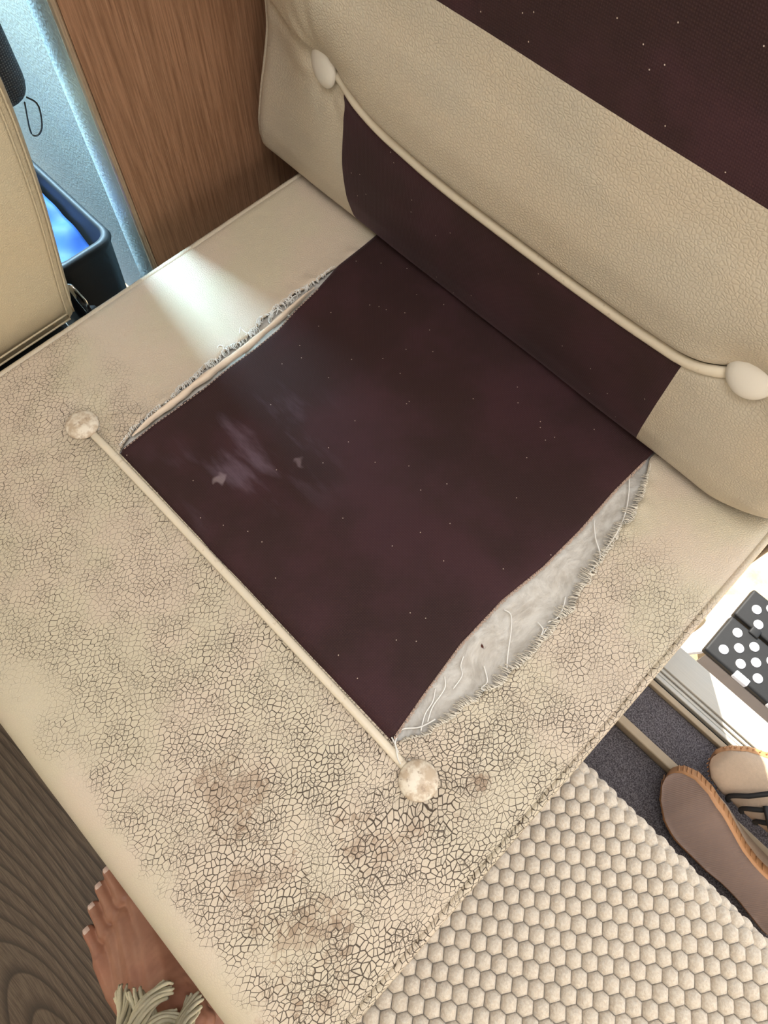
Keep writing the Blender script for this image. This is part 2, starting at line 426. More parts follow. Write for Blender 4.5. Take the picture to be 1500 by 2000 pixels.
# bench side of the cabin: outer wall behind the backrest, ending at the doorway
wb = structure(box('wall_back', -1.6, 0.585, 0.575, 0.625, -0.62, 1.45, M['wall']))
box('door_jamb', 0.586, 0.592, 0.565, 0.632, -0.60, 1.35, M['beige_trim'], wb, 0.002)
box('door_seal', 0.592, 0.598, 0.60, 0.612, -0.60, 1.35, M['black'], wb, 0.002)
structure(box('wall_front', -1.6, 2.0, -1.45, -1.4, -0.47, 1.45, M['wall_tan']))
structure(box('wall_right', 1.75, 1.80, -1.4, 0.62, -0.66, 1.45, M['wall']))
# ceiling, with an opening added above the overhead fill lamp
ce = structure(box('ceiling', -0.75, 0.10, -1.45, 0.625, 1.45, 1.49, M['wall']))
for (x0, x1, y0, y1) in ((0.94, 1.80, -1.45, 0.625), (0.10, 0.94, -1.45, -0.46), (0.10, 0.94, 0.22, 0.625)):
    box('ceiling_panel', x0, x1, y0, y1, 1.45, 1.49, M['wall'], ce)
box('beam_baffle', -0.64, -0.60, -1.40, 0.574, 0.66, 1.449, M['wall'], ce)      # unseen baffle added to cut the cab window beam short
# brown laminate partition at the left end of the bench
wl = structure(box('wall_left', -0.286, -0.275, 0.2265, 0.575, -0.43, 1.45, M['wood']))
box('edge_band', -0.2865, -0.2745, 0.2205, 0.2265, -0.43, 1.45, M['edge'], wl, 0.003)
# grey plastic pillar trim and cab side wall beyond it
V = []; nz_ = 24
prof = [(-0.2868, 0.232), (-0.2880, 0.2245), (-0.292, 0.2225), (-0.320, 0.2215), (-0.344, 0.2225), (-0.354, 0.230), (-0.360, 0.246), (-0.362, 0.27), (-0.366, 0.30)]
for j in range(nz_):
    z = -0.43+j*(0.95/(nz_-1))
    sp = 0.03*max(0, (-0.22-z)/0.2)
    for (x, y) in prof: V.append((x-sp*0.6, y-sp*0.2, z))
structure(mk('trim_1', V, grid_faces(len(prof), nz_), M['grey']))
wc = structure(box('wall_cab', -1.6, -0.362, 0.285, 0.32, -0.43, 0.34, M['grey'], None, 0.006))
V = []
for (x, y) in [(-0.375, 0.284), (-0.378, 0.270), (-0.386, 0.266), (-0.43, 0.266), (-1.5, 0.266)]:
    for z in (-0.40, 0.02, 0.30): V.append((x-0.10*max(0, z-0.02), y, z))
mk('door_panel', V, grid_faces(3, 5), M['grey'], wc)
# entrance step well
fs = structure(box('floor_step', 0.45, 1.75, 0.215, 0.540, -0.70, -0.632, M['carpet']))
box('step_carpet', 0.46, 1.74, 0.22, 0.362, -0.632, -0.622, M['carpet'], fs, 0.003)
box('step_carpet', 0.46, 1.74, 0.378, 0.452, -0.632, -0.602, M['carpet'], fs, 0.003)
box('riser', 0.45, 1.75, 0.205, 0.214, -0.70, -0.44, M['beige_trim'], fs)
structure(box('trim_2', 0.46, 1.74, 0.362, 0.378, -0.632, -0.597, M['beige_trim'], None, 0.003))
ds = structure(box('trim_3', 0.46, 1.74, 0.493, 0.545, -0.66, -0.590, M['alu'], None, 0.002))
box('sill_ridge', 0.46, 1.74, 0.4525, 0.463, -0.632, -0.592, M['beige_trim'], ds, 0.002)
box('sill_groove', 0.46, 1.74, 0.463, 0.470, -0.632, -0.606, M['black'], ds)
box('sill_ridge', 0.46, 1.74, 0.470, 0.478, -0.632, -0.594, M['alu'], ds, 0.002)
box('sill_ridge', 0.46, 1.74, 0.479, 0.485, -0.632, -0.597, M['alu'], ds, 0.002)
box('sill_ridge', 0.46, 1.74, 0.486, 0.493, -0.632, -0.594, M['alu'], ds, 0.002)
# sandy ground outside, a little uneven
V = []; N = 40
for j in range(N):
    for i in range(N):
        x = -2+7*i/(N-1); y = 0.2+6*j/(N-1)
        V.append((x, y, -1.055+0.02*noise.noise(Vector((x*3, y*3, 0)))))
structure(mk('floor_ground', V, grid_faces(N, N), M['ground']))

# ================================================================ BENCH PLINTH
bb = thing('bench_plinth', (0.18, 0.16, FLOOR), 'dark brown laminate bench box under the cracked seat cushion', 'bench')
box('front_panel', -0.165, 0.535, -0.232, -0.214, FLOOR, -0.125, M['bench'], bb, 0.002)
box('side_panel', 0.517, 0.535, -0.213, 0.205, FLOOR, -0.125, M['bench'], bb, 0.002)
box('side_panel', 0.517, 0.535, 0.206, 0.565, -0.62, -0.125, M['bench'], bb, 0.002)
box('side_panel', -0.165, -0.147, -0.213, 0.565, FLOOR, -0.125, M['bench'], bb, 0.002)
box('seat_board', -0.165, 0.535, -0.232, 0.57, -0.1245, -0.112, M['bench'], bb, 0.002)

# ================================================================ SEAT CUSHION
XL, XR, YF = -0.181, 0.552, -0.254
RL, RR, RF = 0.010, 0.012, 0.030
TH = 0.108
def fold(d, r):
    if d <= 0: return 0.0, 0.0
    if d < r*math.pi/2: return r*math.sin(d/r), r*(1-math.cos(d/r))
    return r, r+(d-r*math.pi/2)
B1 = onz(158, 826); B2 = onz(818, 1524)
def seat_z(x, y):
    z = 0.0
    for b in (B1, B2):
        r2 = (x-b.x)**2+(y-b.y)**2
        z -= 0.009*math.exp(-r2/0.028**2)
        r = math.sqrt(r2)
        z += 0.0011*math.cos(13*math.atan2(y-b.y, x-b.x)+math.sin(9*x))*math.exp(-((r-0.03)/0.018)**2)
    if B1.x < x < B2.x: z -= 0.0045*math.exp(-((y+0.006)/0.007)**2)
    z += 0.0015*noise.noise(Vector((x*9, y*9, 3.1)))
    return z
def seat_pt(X, Y, lift=0.0):
    ox = oz = oy = 0.0
    x, y, z = X, Y, 0.0
    if X < XL+RL: o, d = fold(XL+RL-X, RL); x = XL+RL-o; z -= d
    elif X > XR-RR: o, d = fold(X-(XR-RR), RR); x = XR-RR+o; z -= d
    if Y < YF+RF: o, d = fold(YF+RF-Y, RF); y = YF+RF-o; z -= d
    if z > -0.02: z += seat_z(x, y)
    x += 0.003*math.sin(3.0*y+1)*(1 if X > 0.5 else 0)
    return Vector((x, y, max(z, -TH)+lift))
def pl(pts): return sorted([(onz(*p).y, onz(*p).x) for p in pts])
TORN_L = pl([(231, 880), (262, 835), (330, 780), (380, 735), (430, 692), (480, 660), (530, 606), (560, 585), (620, 545), (662, 518)])
DARK_L = pl([(233, 885), (300, 832), (345, 803), (400, 765), (450, 723), (500, 687), (545, 650), (580, 610), (620, 570), (662, 521), (735, 462)])
DARK_R = pl([(766, 1447), (830, 1355), (900, 1260), (980, 1175), (1060, 1110), (1130, 1040), (1200, 960), (1268, 893)])
TORN_R = pl([(772, 1449), (830, 1432), (900, 1385), (960, 1345), (1020, 1295), (1060, 1250), (1110, 1195), (1145, 1140), (1180, 1085), (1195, 1055), (1235, 1010), (1260, 950), (1269, 897)])
def tornL(y):
    a = interp(TORN_L, y); b = interp(DARK_L, y)
    k = ss(y, 0.0, 0.02)*(1-ss(y, 0.33, 0.36))
    a = a if y < TORN_L[-1][0] else b
    return min(a, b) + k*0.0022*noise.noise(Vector((y*160, 0, 0))) + k*0.0030*noise.noise(Vector((y*55, 7, 0)))
def tornR(y):
    a = interp(TORN_R, y); k = ss(y, 0.0, 0.02)*(1-ss(y, 0.37, 0.40))
    return a + k*0.0022*noise.noise(Vector((y*150, 3, 0))) + k*0.0035*noise.noise(Vector((y*48, 9, 0)))

seat = thing('seat_cushion', (0.18, 0.15, -0.108), 'cracked cream leather bench seat cushion with torn-out seams and a dark aubergine centre panel', 'cushion')
def build_cover():
    nL, nM, nR = 44, 70, 34
    rows = []
    y = YF+RF-0.155
    ys = [YF+RF-0.155+0.155*j/26 for j in range(26)] + [YF+RF+(0-(YF+RF))*j/38 for j in range(38)]
    ysb = [0.0+0.565*j/150 for j in range(151)]
    wl_, wr_ = XL+RL-0.125, XR-RR+0.125
    def xsL(x1):
        return [wl_+(XL+RL-wl_)*i/14 for i in range(14)] + [XL+RL+(x1-XL-RL)*i/(nL-15) for i in range(nL-14)]
    def xsR(x0):
        return [x0+(XR-RR-x0)*i/(nR-15) for i in range(nR-14)] + [XR-RR+(wr_-XR+RR)*(i+1)/14 for i in range(14)]
    V = []; F = []
    a0, b0 = tornL(0.0), tornR(0.0)
    full = xsL(a0)+[a0+(b0-a0)*(i+1)/(nM+1) for i in range(nM)]+xsR(b0)
    W = len(full)
    for yy in ys+[0.0]:
        for xx in full: V.append(seat_pt(xx, yy))
    n0 = len(ys)
    F += grid_faces(W, n0+1)
    # left strip
    offL = len(V)
    for j, yy in enumerate(ysb):
        a = tornL(yy)
        for i, xx in enumerate(xsL(a)):
            e = ss(xx, a-0.02, a)*ss(yy, 0.0, 0.03)
            V.append(seat_pt(xx, yy, e*(0.0015+0.0035*noise.noise(Vector((yy*60, 2, 5))))))
        V.append(V[-1]+Vector((0.0004, 0, -0.0022)))
    F += grid_faces(nL+1, len(ysb), offL)
    offR = len(V)
    for j, yy in enumerate(ysb):
        b = tornR(yy); X = xsR(b)
        f = seat_pt(X[0], yy, 0.0); e0 = ss(yy, 0, 0.03)
        V.append(f+Vector((-0.0004, 0, -0.0022+0.0015*e0)))
        for i, xx in enumerate(X):
            e = ss(xx, b+0.02, b)*e0
            V.append(seat_pt(xx, yy, e*(0.0012+0.003*noise.noise(Vector((yy*60, 2, 9))))))
    F += grid_faces(nR+1, len(ysb), offR)
    mk('leather_cover', V, F, M['seat'], seat, doubles=True)
build_cover()
# dark woven centre panel
def dark_z(x, y, s):
    return 0.0025+0.0055*math.sin(math.pi*min(1, max(0, s)))**0.6*ss(y, -0.004, 0.05)+0.0016*noise.noise(Vector((x*14, y*14, 8))) + 0.004*math.exp(-((s)/0.05)**2)*ss(y, 0.03, 0.12)*(1-ss(y, 0.25, 0.36))
V = []; nu, nv = 74, 84
for j in range(nv):
    yy = -0.001+0.50*j/(nv-1)
    a = interp(DARK_L, yy) if yy < DARK_L[-1][0] else DARK_L[-1][1]-(yy-DARK_L[-1][0])*0.05
    b = interp(DARK_R, yy) if yy < DARK_R[-1][0] else DARK_R[-1][1]-(yy-DARK_R[-1][0])*0.03
    for i in range(nu):
        s = (i-1)/(nu-3)
        if i == 0: x = a+0.0003; V.append(Vector((x, yy, dark_z(x, yy, 0)-0.004))); continue
        if i == nu-1: x = b-0.0003; V.append(Vector((x, yy, dark_z(x, yy, 1)-0.004))); continue
        x = a+(b-a)*s
        V.append(Vector((x, yy, dark_z(x, yy, s)-(0.006 if j == 0 else 0))))
mk('fabric_panel', V, grid_faces(nu, nv), M['dark'], seat, label='dark aubergine woven centre panel')
# white wadding seen in the tears
for (x0, x1) in ((-0.06, 0.04), (0.33, 0.50)):
    V = []; nu, nv = 40, 110
    for j in range(nv):
        for i in range(nu):
            x = x0+(x1-x0)*i/(nu-1); y = 0.0+0.43*j/(nv-1)
            V.append((x, y, -0.0075+0.0022*noise.noise(Vector((x*60, y*45, 1)))+0.0015*noise.noise(Vector((x*150, y*120, 4)))))
    mk('wadding', V, grid_faces(nu, nv), M['wadding'], seat, label='white polyester wadding showing through the torn seam')
box('foam_core', XL+0.006, XR-0.008, YF+0.012, 0.56, -0.110, -0.016, M['foam'], seat, 0.004)
# piping between the two buttons
path = [Vector((B1.x+(B2.x-B1.x)*i/60, -0.0068+0.0012*math.sin(math.pi*i/60), 0)) for i in range(61)]
for p in path: p.z = seat_z(p.x, p.y)+0.0035
V, F = tube(path, 0.0044, 10, flat=0.62); mk('piping', V, F, M['piping'], seat)
def welt(xc, side):
    pts = [(xc, YF+0.03+0.79*i/90, 0) for i in range(91)]
    P = [Vector((x+0.003*math.sin(3.0*y+1)*(1 if side > 0 else 0), y, -0.0045+0.0006*noise.noise(Vector((y*90, side, 0))))) for x, y, z in pts]
    V, F = tube(P, 0.0042, 8); return mk('edge_welt', V, F, M['seat'] if side > 0 else M['leather'], seat)
welt(XL+0.0035, -1); welt(XR-0.0035, 1)
def button(b, mat, parent, nrm=Vector((0, 0, 1)), rad=0.0185, h=0.0062, lift=0.0):
    prof = [(0.0, h), (0.35, h*0.97), (0.62, h*0.84), (0.82, h*0.62), (0.94, h*0.36), (1.0, h*0.10), (0.985, -h*0.2), (0.85, -h*0.55)]
    q = Vector((0, 0, 1)).rotation_difference(nrm); V = []; ns = 32
    for (r, z) in prof:
        for k in range(ns):
            a = 2*math.pi*k/ns; rr = max(r, 0.002)*rad
            V.append(q @ Vector((rr*math.cos(a), rr*math.sin(a), z)) + b + nrm*lift)
    F = grid_faces(ns, len(prof), 0, True, True)+[tuple(range(ns))]
    return mk('button', V, F, mat, parent)
button(Vector((B1.x, B1.y, -0.004)), M['button_worn'], seat)
button(Vector((B2.x, B2.y, -0.004)), M['button_worn'], seat)

# frayed edges
def fringe(name, fn, sgn, y0, y1, n, ln, curl, mat):
    A = Acc()
    for k in range(n):
        y = y0+(y1-y0)*(k+random.random())/n
        x = fn(y); L = ln*(0.55+0.75*random.random())*(0.5+0.9*abs(noise.noise(Vector((y*45, 1, sgn)))))*min(1, 6*min(y-y0, y1-y)/(y1-y0)+0.15)
        p = Vector((x-sgn*0.002, y, 0.0012)); d = Vector((sgn, -0.35+random.uniform(-0.25, 0.25)+0.5*noise.noise(Vector((y*60, 4, 2))), 0)).normalized()
        path = [p]; side = Vector((-d.y, d.x, 0))
        c = random.uniform(-1, 1)*curl
        for i in range(1, 6):
            t = i/5
            path.append(p + d*(L*t) + side*(c*L*math.sin(2.6*t)) + Vector((0, 0, 0.0016*math.sin(math.pi*t) - 0.0020*t)))
        V, F = tube(path, random.choice((0.0004, 0.00055)), 3, caps=False); A.add(V, F)
    return A.mk(name, mat, seat, kind='stuff')
fringe('frayed_threads', tornR, -1, 0.006, 0.405, 480, 0.015, 0.25, M['thread'])
fringe('frayed_threads', tornL, 1, 0.006, 0.345, 300, 0.012, 0.7, M['thread_white'])
def darkR(y): return interp(DARK_R, y)
def darkL(y): return interp(DARK_L, y)
A = Acc()
for k in range(520):
    y = 0.003+0.40*(k+random.random())/520; x = darkR(y)
    p = Vector((x-0.0008, y, dark_z(x, y, 1)+0.0003)); L = 0.0012+0.0018*random.random()
    V, F = tube([p, p+Vector((L*0.6, random.uniform(-1, 1)*L, 0.0002)), p+Vector((L, random.uniform(-1, 1)*L, -0.0022))], 0.00032, 3, caps=False); A.add(V, F)
A.mk('frayed_hem', M['stitch'], seat, kind='stuff')
A = Acc()
for k in range(70):
    y = 0.006+0.30*k/70; x = darkL(y)+0.0012; x2 = darkL(y+0.0026)+0.0012
    V, F = tube([Vector((x, y, dark_z(x, y, 0.004)+0.0003)), Vector((x2, y+0.0026, dark_z(x2, y+0.0026, 0.004)+0.0003))], 0.00045, 4); A.add(V, F)
A.mk('stitching', M['stitch'], seat, kind='stuff')
# curled lining strip and net scraps in the left tear
sp = [onz(*p) for p in [(258, 852), (304, 815), (346, 783), (386, 750), (428, 719), (478, 683), (528, 641), (574, 600), (614, 562)]]
P = smooth_path(sp, 60); V = []
for i, p in enumerate(P):
    t = i/59; wd = (0.75+0.6*noise.noise(Vector((i*0.22, 3, 1))))*0.0070*math.sin(math.pi*min(1, t*1.02+0.02))**0.7+0.0012
    tg = (P[min(59, i+1)]-P[max(0, i-1)]).normalized(); s = Vector((-tg.y, tg.x, 0))
    for k in range(7):
        a = math.pi*(k/6)
        V.append(p + s*(-math.cos(a)*wd*0.62) + Vector((0, 0, 0.0005+0.0065*math.sin(a)*ss(t, 0, 0.1)*(1-ss(t, 0.9, 1)) + 0.0016*noise.noise(Vector((i*0.35, k*0.7, 0))))))
mk('lining_strip', V, grid_faces(7, 60), M['lining'], seat, label='curled pale lining strip in the torn left seam')
for (c0, c1, wd) in (((345, 805), (408, 764), 0.006), ((420, 752), (470, 712), 0.0045)):
    a, b = onz(*c0), onz(*c1); V = []
    for i in range(14):
        t = i/13; p = a.lerp(b, t)
        for k in range(5):
            ww = wd*math.sin(math.pi*(0.1+0.8*t)); V.append(p+Vector((-0.7, 0.7, 0))*(ww*(k/4-0.25)*1.2)+Vector((0, 0, 0.0035+0.0030*noise.noise(Vector((i*0.8, k*0.9, 5))))))
    mk('net_scrap', V, grid_faces(5, 14), M['net'], seat, label='shiny black net scrap')
# individual loose threads lying over the wadding of the right tear and looping in the left one
def loose(pts, r=0.00055, z=-0.0015, mat='thread_white'):
    P = smooth_path([onz(u, v, 0)+Vector((0, 0, z+random.uniform(0, 0.003))) for u, v in pts], 26)
    V, F = tube(P, r, 5); mk('loose_thread', V, F, M[mat], seat)
for pts in ([(1230, 925), (1228, 965), (1222, 1000), (1205, 1040), (1178, 1080)], [(1160, 1015), (1162, 1050), (1172, 1090), (1150, 1120)],
            [(985, 1190), (998, 1200), (998, 1230), (992, 1275), (990, 1305)], [(905, 1282), (900, 1300), (902, 1320), (885, 1345)],
            [(868, 1322), (868, 1345), (845, 1380), (835, 1410)], [(850, 1345), (845, 1370), (830, 1395), (822, 1428)],
            [(1050, 1215), (1060, 1230), (1055, 1245), (1070, 1225)], [(1105, 1165), (1100, 1185), (1090, 1205), (1070, 1215)],
            [(945, 1300), (952, 1330), (940, 1345), (955, 1352)], [(778, 1470), (772, 1450), (785, 1425), (820, 1420), (850, 1405)],
            [(765, 1440), (772, 1455), (777, 1480), (782, 1492)],
            [(470, 640), (482, 652), (494, 648), (502, 660), (500, 672), (488, 674)], [(470, 640), (468, 655), (474, 670)],
            [(545, 600), (533, 612), (524, 622), (530, 632), (545, 624), (562, 612)], [(566, 618), (556, 612), (545, 606), (540, 615)],
            [(420, 700), (430, 690), (437, 680), (428, 676), (420, 690)], [(555, 585), (565, 590), (572, 582), (580, 575)]):
    loose(pts, 0.00075)

# ================================================================ BACKREST CUSHION
back = thing('backrest_cushion', (0.15, 0.49, 0.0), 'cream leather backrest cushion with two buttons, piping and dark aubergine panels', 'cushion')
PIP = [(-0.30, 0.212), (-0.12, 0.205), (-0.085, 0.203), (-0.06, 0.203), (-0.045, 0.195), (-0.03, 0.187), (0.0, 0.176), (0.06, 0.169), (0.12, 0.166), (0.19, 0.163), (0.25, 0.162), (0.32, 0.163), (0.385, 0.168), (0.40, 0.175), (0.417, 0.185), (0.435, 0.195), (0.60, 0.200)]
def zp(x):
    return sum(interp(PIP, x+d) for d in (-0.012, 0, 0.012))/3
YB = [(-0.01, 0.450), (0.0, 0.424), (0.008, 0.413), (0.02, 0.406), (0.05, 0.399), (0.10, 0.395), (0.17, 0.394), (0.22, 0.388), (0.28, 0.384), (0.34, 0.386), (0.45, 0.398), (0.58, 0.425), (0.62, 0.445), (0.64, 0.48)]
def yb(z): return sum(interp(YB, z+d) for d in (-0.004, 0, 0.004))/3
C1 = Vector((-0.085, 0.395, 0.202)); C2 = Vector((0.435, 0.389, 0.196))
def xl_(z): return -0.254+0.20*min(max(z, 0), 0.34)
XRB = 0.556
def back_pt(x, z, seam=True):
    """x may run past either end: the cover then wraps round the end of the cushion"""
    y = yb(z); zz = z
    l = xl_(z); R = 0.020; xx = x
    rnd = 0.020+0.05*ss(z, 0.0, 0.25)
    wrap = 0.0
    if x < l+R: o, d = fold(l+R-x, R); xx = l+R-o; wrap = d
    elif x > XRB-0.045: o, d = fold(x-(XRB-0.045), 0.045); xx = XRB-0.045+o; wrap = d
    if wrap == 0.0:
        p = zp(xx); g = 0.55 if (xx < C1.x or xx > C2.x) else 1.0
        if xx > C2.x+0.01: g = 0.0
        y += g*0.0065*math.exp(-((z-p)/0.0085)**2)
        up = (z-p)
        nr1 = (1-math.exp(-((xx-C1.x)**2+(z-C1.z)**2)/0.045**2))*(1-math.exp(-((xx-C2.x)**2+(z-C2.z)**2)/0.040**2))
        if up > 0: y -= nr1*0.006*g*ss(up, 0.0, 0.018)*(1-ss(up, 0.05, 0.14))
        for c in (C1, C2):
            r2 = (xx-c.x)**2+(z-c.z)**2; r = math.sqrt(r2)
            y += 0.010*math.exp(-r2/0.026**2)
            if c is C1: y += 0.0009*math.cos(11*math.atan2(z-c.z, xx-c.x)+1.0)*math.exp(-((r-0.038)/0.022)**2)*(1 if z < c.z+0.02 or xx < c.x else 0.3)
        y += 0.028*ss(xx, -0.09, l)*ss(z, -0.02, 0.2)
        y += 0.0018*noise.noise(Vector((xx*8, z*8, 2.2)))
    else:
        y += 0.028*ss(l, -0.09, l-0.001)*0 + (0.028*ss(z, -0.02, 0.2) if xx < 0 else 0)
    # corner rounding at the bottom right
    if xx > 0.44 and z < 0.10:
        y += 0.03*ss(xx, 0.47, XRB)*(1-ss(z, -0.01, 0.06))
    return Vector((xx, min(y+wrap, 0.568), zz))
ZD = 0.337; XD0, XD1 = -0.055, 0.383
cols = [(-1, 0.13*i/10) for i in range(10, 0, -1)]
def build_back():
    nl, nm_, nr = 40, 90, 40
    rows = [('l', i/44) for i in range(45)]+[('u', i/40) for i in range(1, 41)]+[('t', i/44) for i in range(1, 45)]
    def xof(i, z):
        l = xl_(z)
        if i <= nl:
            t = i/nl; return (l-0.12)+(XD0-0.008*math.sin(math.pi*min(1, max(0, z/0.17)))*(1 if z < 0.17 else 0)-(l-0.12))*t
        if i <= nl+nm_: return XD0-0.008*math.sin(math.pi*min(1, max(0, z/0.17)))*(1 if z < 0.17 else 0)*(1-(i-nl)/nm_)+(XD1-XD0)*(i-nl)/nm_
        return XD1+(XRB+0.12-XD1)*(i-nl-nm_)/nr
    W = nl+nm_+nr+1; V = []
    for (k, t) in rows:
        for i in range(W):
            x0 = xof(i, 0.1)
            p = zp(min(max(x0, -0.26), 0.56))
            z = 0.0105+(p-0.0105)*t if k == 'l' else (p+(ZD-p)*t if k == 'u' else ZD+(0.64-ZD)*t)
            V.append(back_pt(xof(i, z), z))
    F = grid_faces(W, len(rows))
    sets = {'c': [], 'd1': [], 'd2': []}
    for j in range(len(rows)-1):
        for i in range(W-1):
            f = F[j*(W-1)+i]; mid = nl <= i < nl+nm_
            k = 'd1' if (mid and j < 44) else ('d2' if (mid and j >= 84) else 'c')
            sets[k].append(f)
    def sub(fs):
        ids = sorted({v for f in fs for v in f}); mp = {v: k for k, v in enumerate(ids)}
        return [V[v] for v in ids], [tuple(mp[v] for v in f) for f in fs]
    mk('leather_cover', *sub(sets['c']), M['leather'], back)
    mk('fabric_panel', *sub(sets['d1']), M['dark2'], back, label='dark aubergine lower panel')
    mk('fabric_panel', *sub(sets['d2']), M['dark2'], back, label='dark aubergine upper panel')
build_back()
box('foam_core', -0.20, 0.52, 0.470, 0.566, 0.014, 0.60, M['foam'], back, 0.01)
path = []
for i in range(90):
    x = C1.x+0.012+(C2.x-0.012-C1.x-0.012)*i/89; z = zp(x)-0.0005
    p = back_pt(x, z); path.append(Vector((x, p.y-0.0048, z-0.001)))
V, F = tube(path, 0.0060, 10, up=Vector((0, -1, 0)), flat=0.62); mk('piping', V, F, M['piping'], back)
for c, nrm in ((C1, Vector((-0.18, -1, 0.12)).normalized()), (C2, Vector((0.0, -1, 0.28)).normalized())):
    p = back_pt(c.x, c.z); button(Vector((c.x, p.y, c.z)), M['button'], back, nrm, 0.0215, 0.0066, 0.0095)
# welt along the left end edge
P = []
for i in range(50):
    z = 0.012+0.60*i/49; p = back_pt(xl_(z)+0.006, z); P.append(p+Vector((-0.003, 0.004, 0)))
V, F = tube(P, 0.0030, 8, up=Vector((1, 0, 0))); mk('edge_welt', V, F, M['leather'], back)
P = [Vector((XRB+0.001, 0.442+0.010*i, 0.030+0.02*math.sin(i*0.2))) for i in range(12)]
V, F = tube(P, 0.0024, 6); mk('end_seam', V, F, M['black'], back)

# ================================================================ CAB SEAT
cab = thing('cab_seat', (-0.29, -0.15, FLOOR), 'pale leather cab seat with double stitched edges left of the bench cushion', 'seat')
CE = [(-0.04, 0.086), (0.002, 0.090), (0.064, 0.103), (0.116, 0.114), (0.18, 0.124), (0.24, 0.131), (0.60, 0.134)]
def cab_edge(z): return sum(interp(CE, z+d) for d in (-0.02, 0, 0.02))/3
V = []; nu, nv = 34, 40
for j in range(nv):
    z = -0.036+0.72*j/(nv-1)
    e = cab_edge(z)
    for i in range(nu):
        # section: far back edge -> rear face -> rounded near edge -> front
        t = i/(nu-1)
        if t < 0.62: y = -0.60+(e-0.022+0.60)*(t/0.62); x = -0.206-0.003*math.cos(6*y)+0.002*noise.noise(Vector((y*9, z*9, 0)))
        elif t < 0.80: a = (t-0.62)/0.18*math.pi/2; y = e-0.022+0.022*math.sin(a); x = -0.209-0.022*(1-math.cos(a))
        else: y = e; x = -0.231-0.11*(t-0.80)/0.2
        bz = z
        V.append(Vector((x-0.012*(1-ss(z, -0.038, 0.0)), y, bz)))
mk('backrest', V, grid_faces(nu, nv), M['cab_leather'], cab)
box('backrest_core', -0.335, -0.226, -0.60, 0.083, -0.034, 0.66, M['cab_leather'], cab, 0.006)
for off in (0.010, 0.019):
    P = [Vector((-0.2075 if off > 0.015 else -0.2105, cab_edge(z)-off, z)) for z in [-0.018+0.68*i/60 for i in range(61)]]
    V, F = tube(P, 0.0013, 5); mk('edge_seam', V, F, M['cab_leather'], cab)
for off in (0.004, 0.013):
    P = [Vector((-0.2075, -0.58+(0.650)*i/50, -0.026+off)) for i in range(51)]
    V, F = tube(P, 0.0013, 5); mk('bottom_seam', V, F, M['cab_leather'], cab)
box('seat_base', -0.75, -0.225, -0.60, 0.07, FLOOR, -0.06, M['black'], cab, 0.01)
box('seat_pad', -0.80, -0.336, -0.60, 0.09, -0.055, 0.06, M['cab_leather'], cab, 0.02, 4)

bk = thing('seat_belt_buckle', (-0.235, 0.104, -0.08), 'chrome and black belt buckle wedged beside the cab seat', 'buckle')
V, F = tube([Vector((-0.232, 0.100, -0.055)), Vector((-0.228, 0.0975, -0.03)), Vector((-0.225, 0.094, -0.008)), Vector((-0.224, 0.0925, 0.006))], [0.004, 0.006, 0.006, 0.004], 10, flat=0.35); mk('tongue', V, F, M['chrome'], bk)
V, F = tube([Vector((-0.240, 0.106, -0.12)), Vector((-0.238, 0.106, -0.09)), Vector((-0.234, 0.104, -0.055))], [0.008, 0.010, 0.008], 8, flat=0.6); mk('stalk', V, F, M['black'], bk)

# black mesh pad beyond the cab seat, with a hanging cord loop
pad = thing('mesh_pad', (-0.36, 0.14, 0.12), 'black mesh fabric pad with rounded end behind the cab seat', 'pad')
bm = box_bm(-0.44, -0.345, 0.115, 0.192, 0.126, 0.62, 0.030, 6)
for v in bm.verts: v.co.y += 0.012*math.sin((v.co.z-0.12)*5)
mkbm('cover', bm, M['mesh'], pad, True)
P = smooth_path([ony(52, 190, 0.172), ony(74, 205, 0.176), ony(82, 245, 0.178), ony(74, 264, 0.176), ony(60, 258, 0.174), ony(48, 200, 0.170)], 24)
V, F = tube(P, 0.0010, 6); mk('cord_loop', V, F, M['black'], pad)

# black bin / door pocket with a blue cloth
bn = thing('storage_bin', (-0.47, 0.168, FLOOR), 'black plastic open bin standing against the grey cab wall', 'bin')
def rrect(x0, x1, y0, y1, r, n=6):
    out = []
    for (cx, cy, a0) in ((x1-r, y1-r, 0), (x0+r, y1-r, 90), (x0+r, y0+r, 180), (x1-r, y0+r, 270)):
        for k in range(n+1):
            a = math.radians(a0+90*k/n); out.append((cx+r*math.cos(a), cy+r*math.sin(a)))
    return out
def ring(z, g): return [Vector((x, y, z)) for x, y in rrect(-0.60+g, -0.362-g, 0.112+g, 0.214-g, 0.022)]
V = []; lv = [(-0.425, 0.020), (-0.26, 0.008), (-0.115, 0.0), (-0.105, -0.003), (-0.098, 0.0), (-0.098, 0.006), (-0.105, 0.008), (-0.26, 0.012), (-0.415, 0.026)]
for z, g in lv: V += ring(z, g)
n_ = len(rrect(0, 1, 0, 1, .1))
mk('shell', V, grid_faces(n_, len(lv), 0, False, True)+[tuple(range(n_)), tuple(len(V)-n_+k for k in range(n_))], M['black'], bn)
V = []
for j in range(16):
    for i in range(24):
        x = -0.580+0.20*i/23; y = 0.126+0.072*j/15
        V.append((x, y, -0.165+0.018*noise.noise(Vector((x*24, y*24, 0)))+0.035*ss(x, -0.41, -0.52)))
cl = mk('blue_cloth', V, grid_faces(24, 16), M['blue']); tag(cl, 'bright blue cloth stuffed into the black bin', 'cloth')
sm_ = cl.modifiers.new('thickness', 'SOLIDIFY'); sm_.thickness = 0.004; sm_.offset = -1

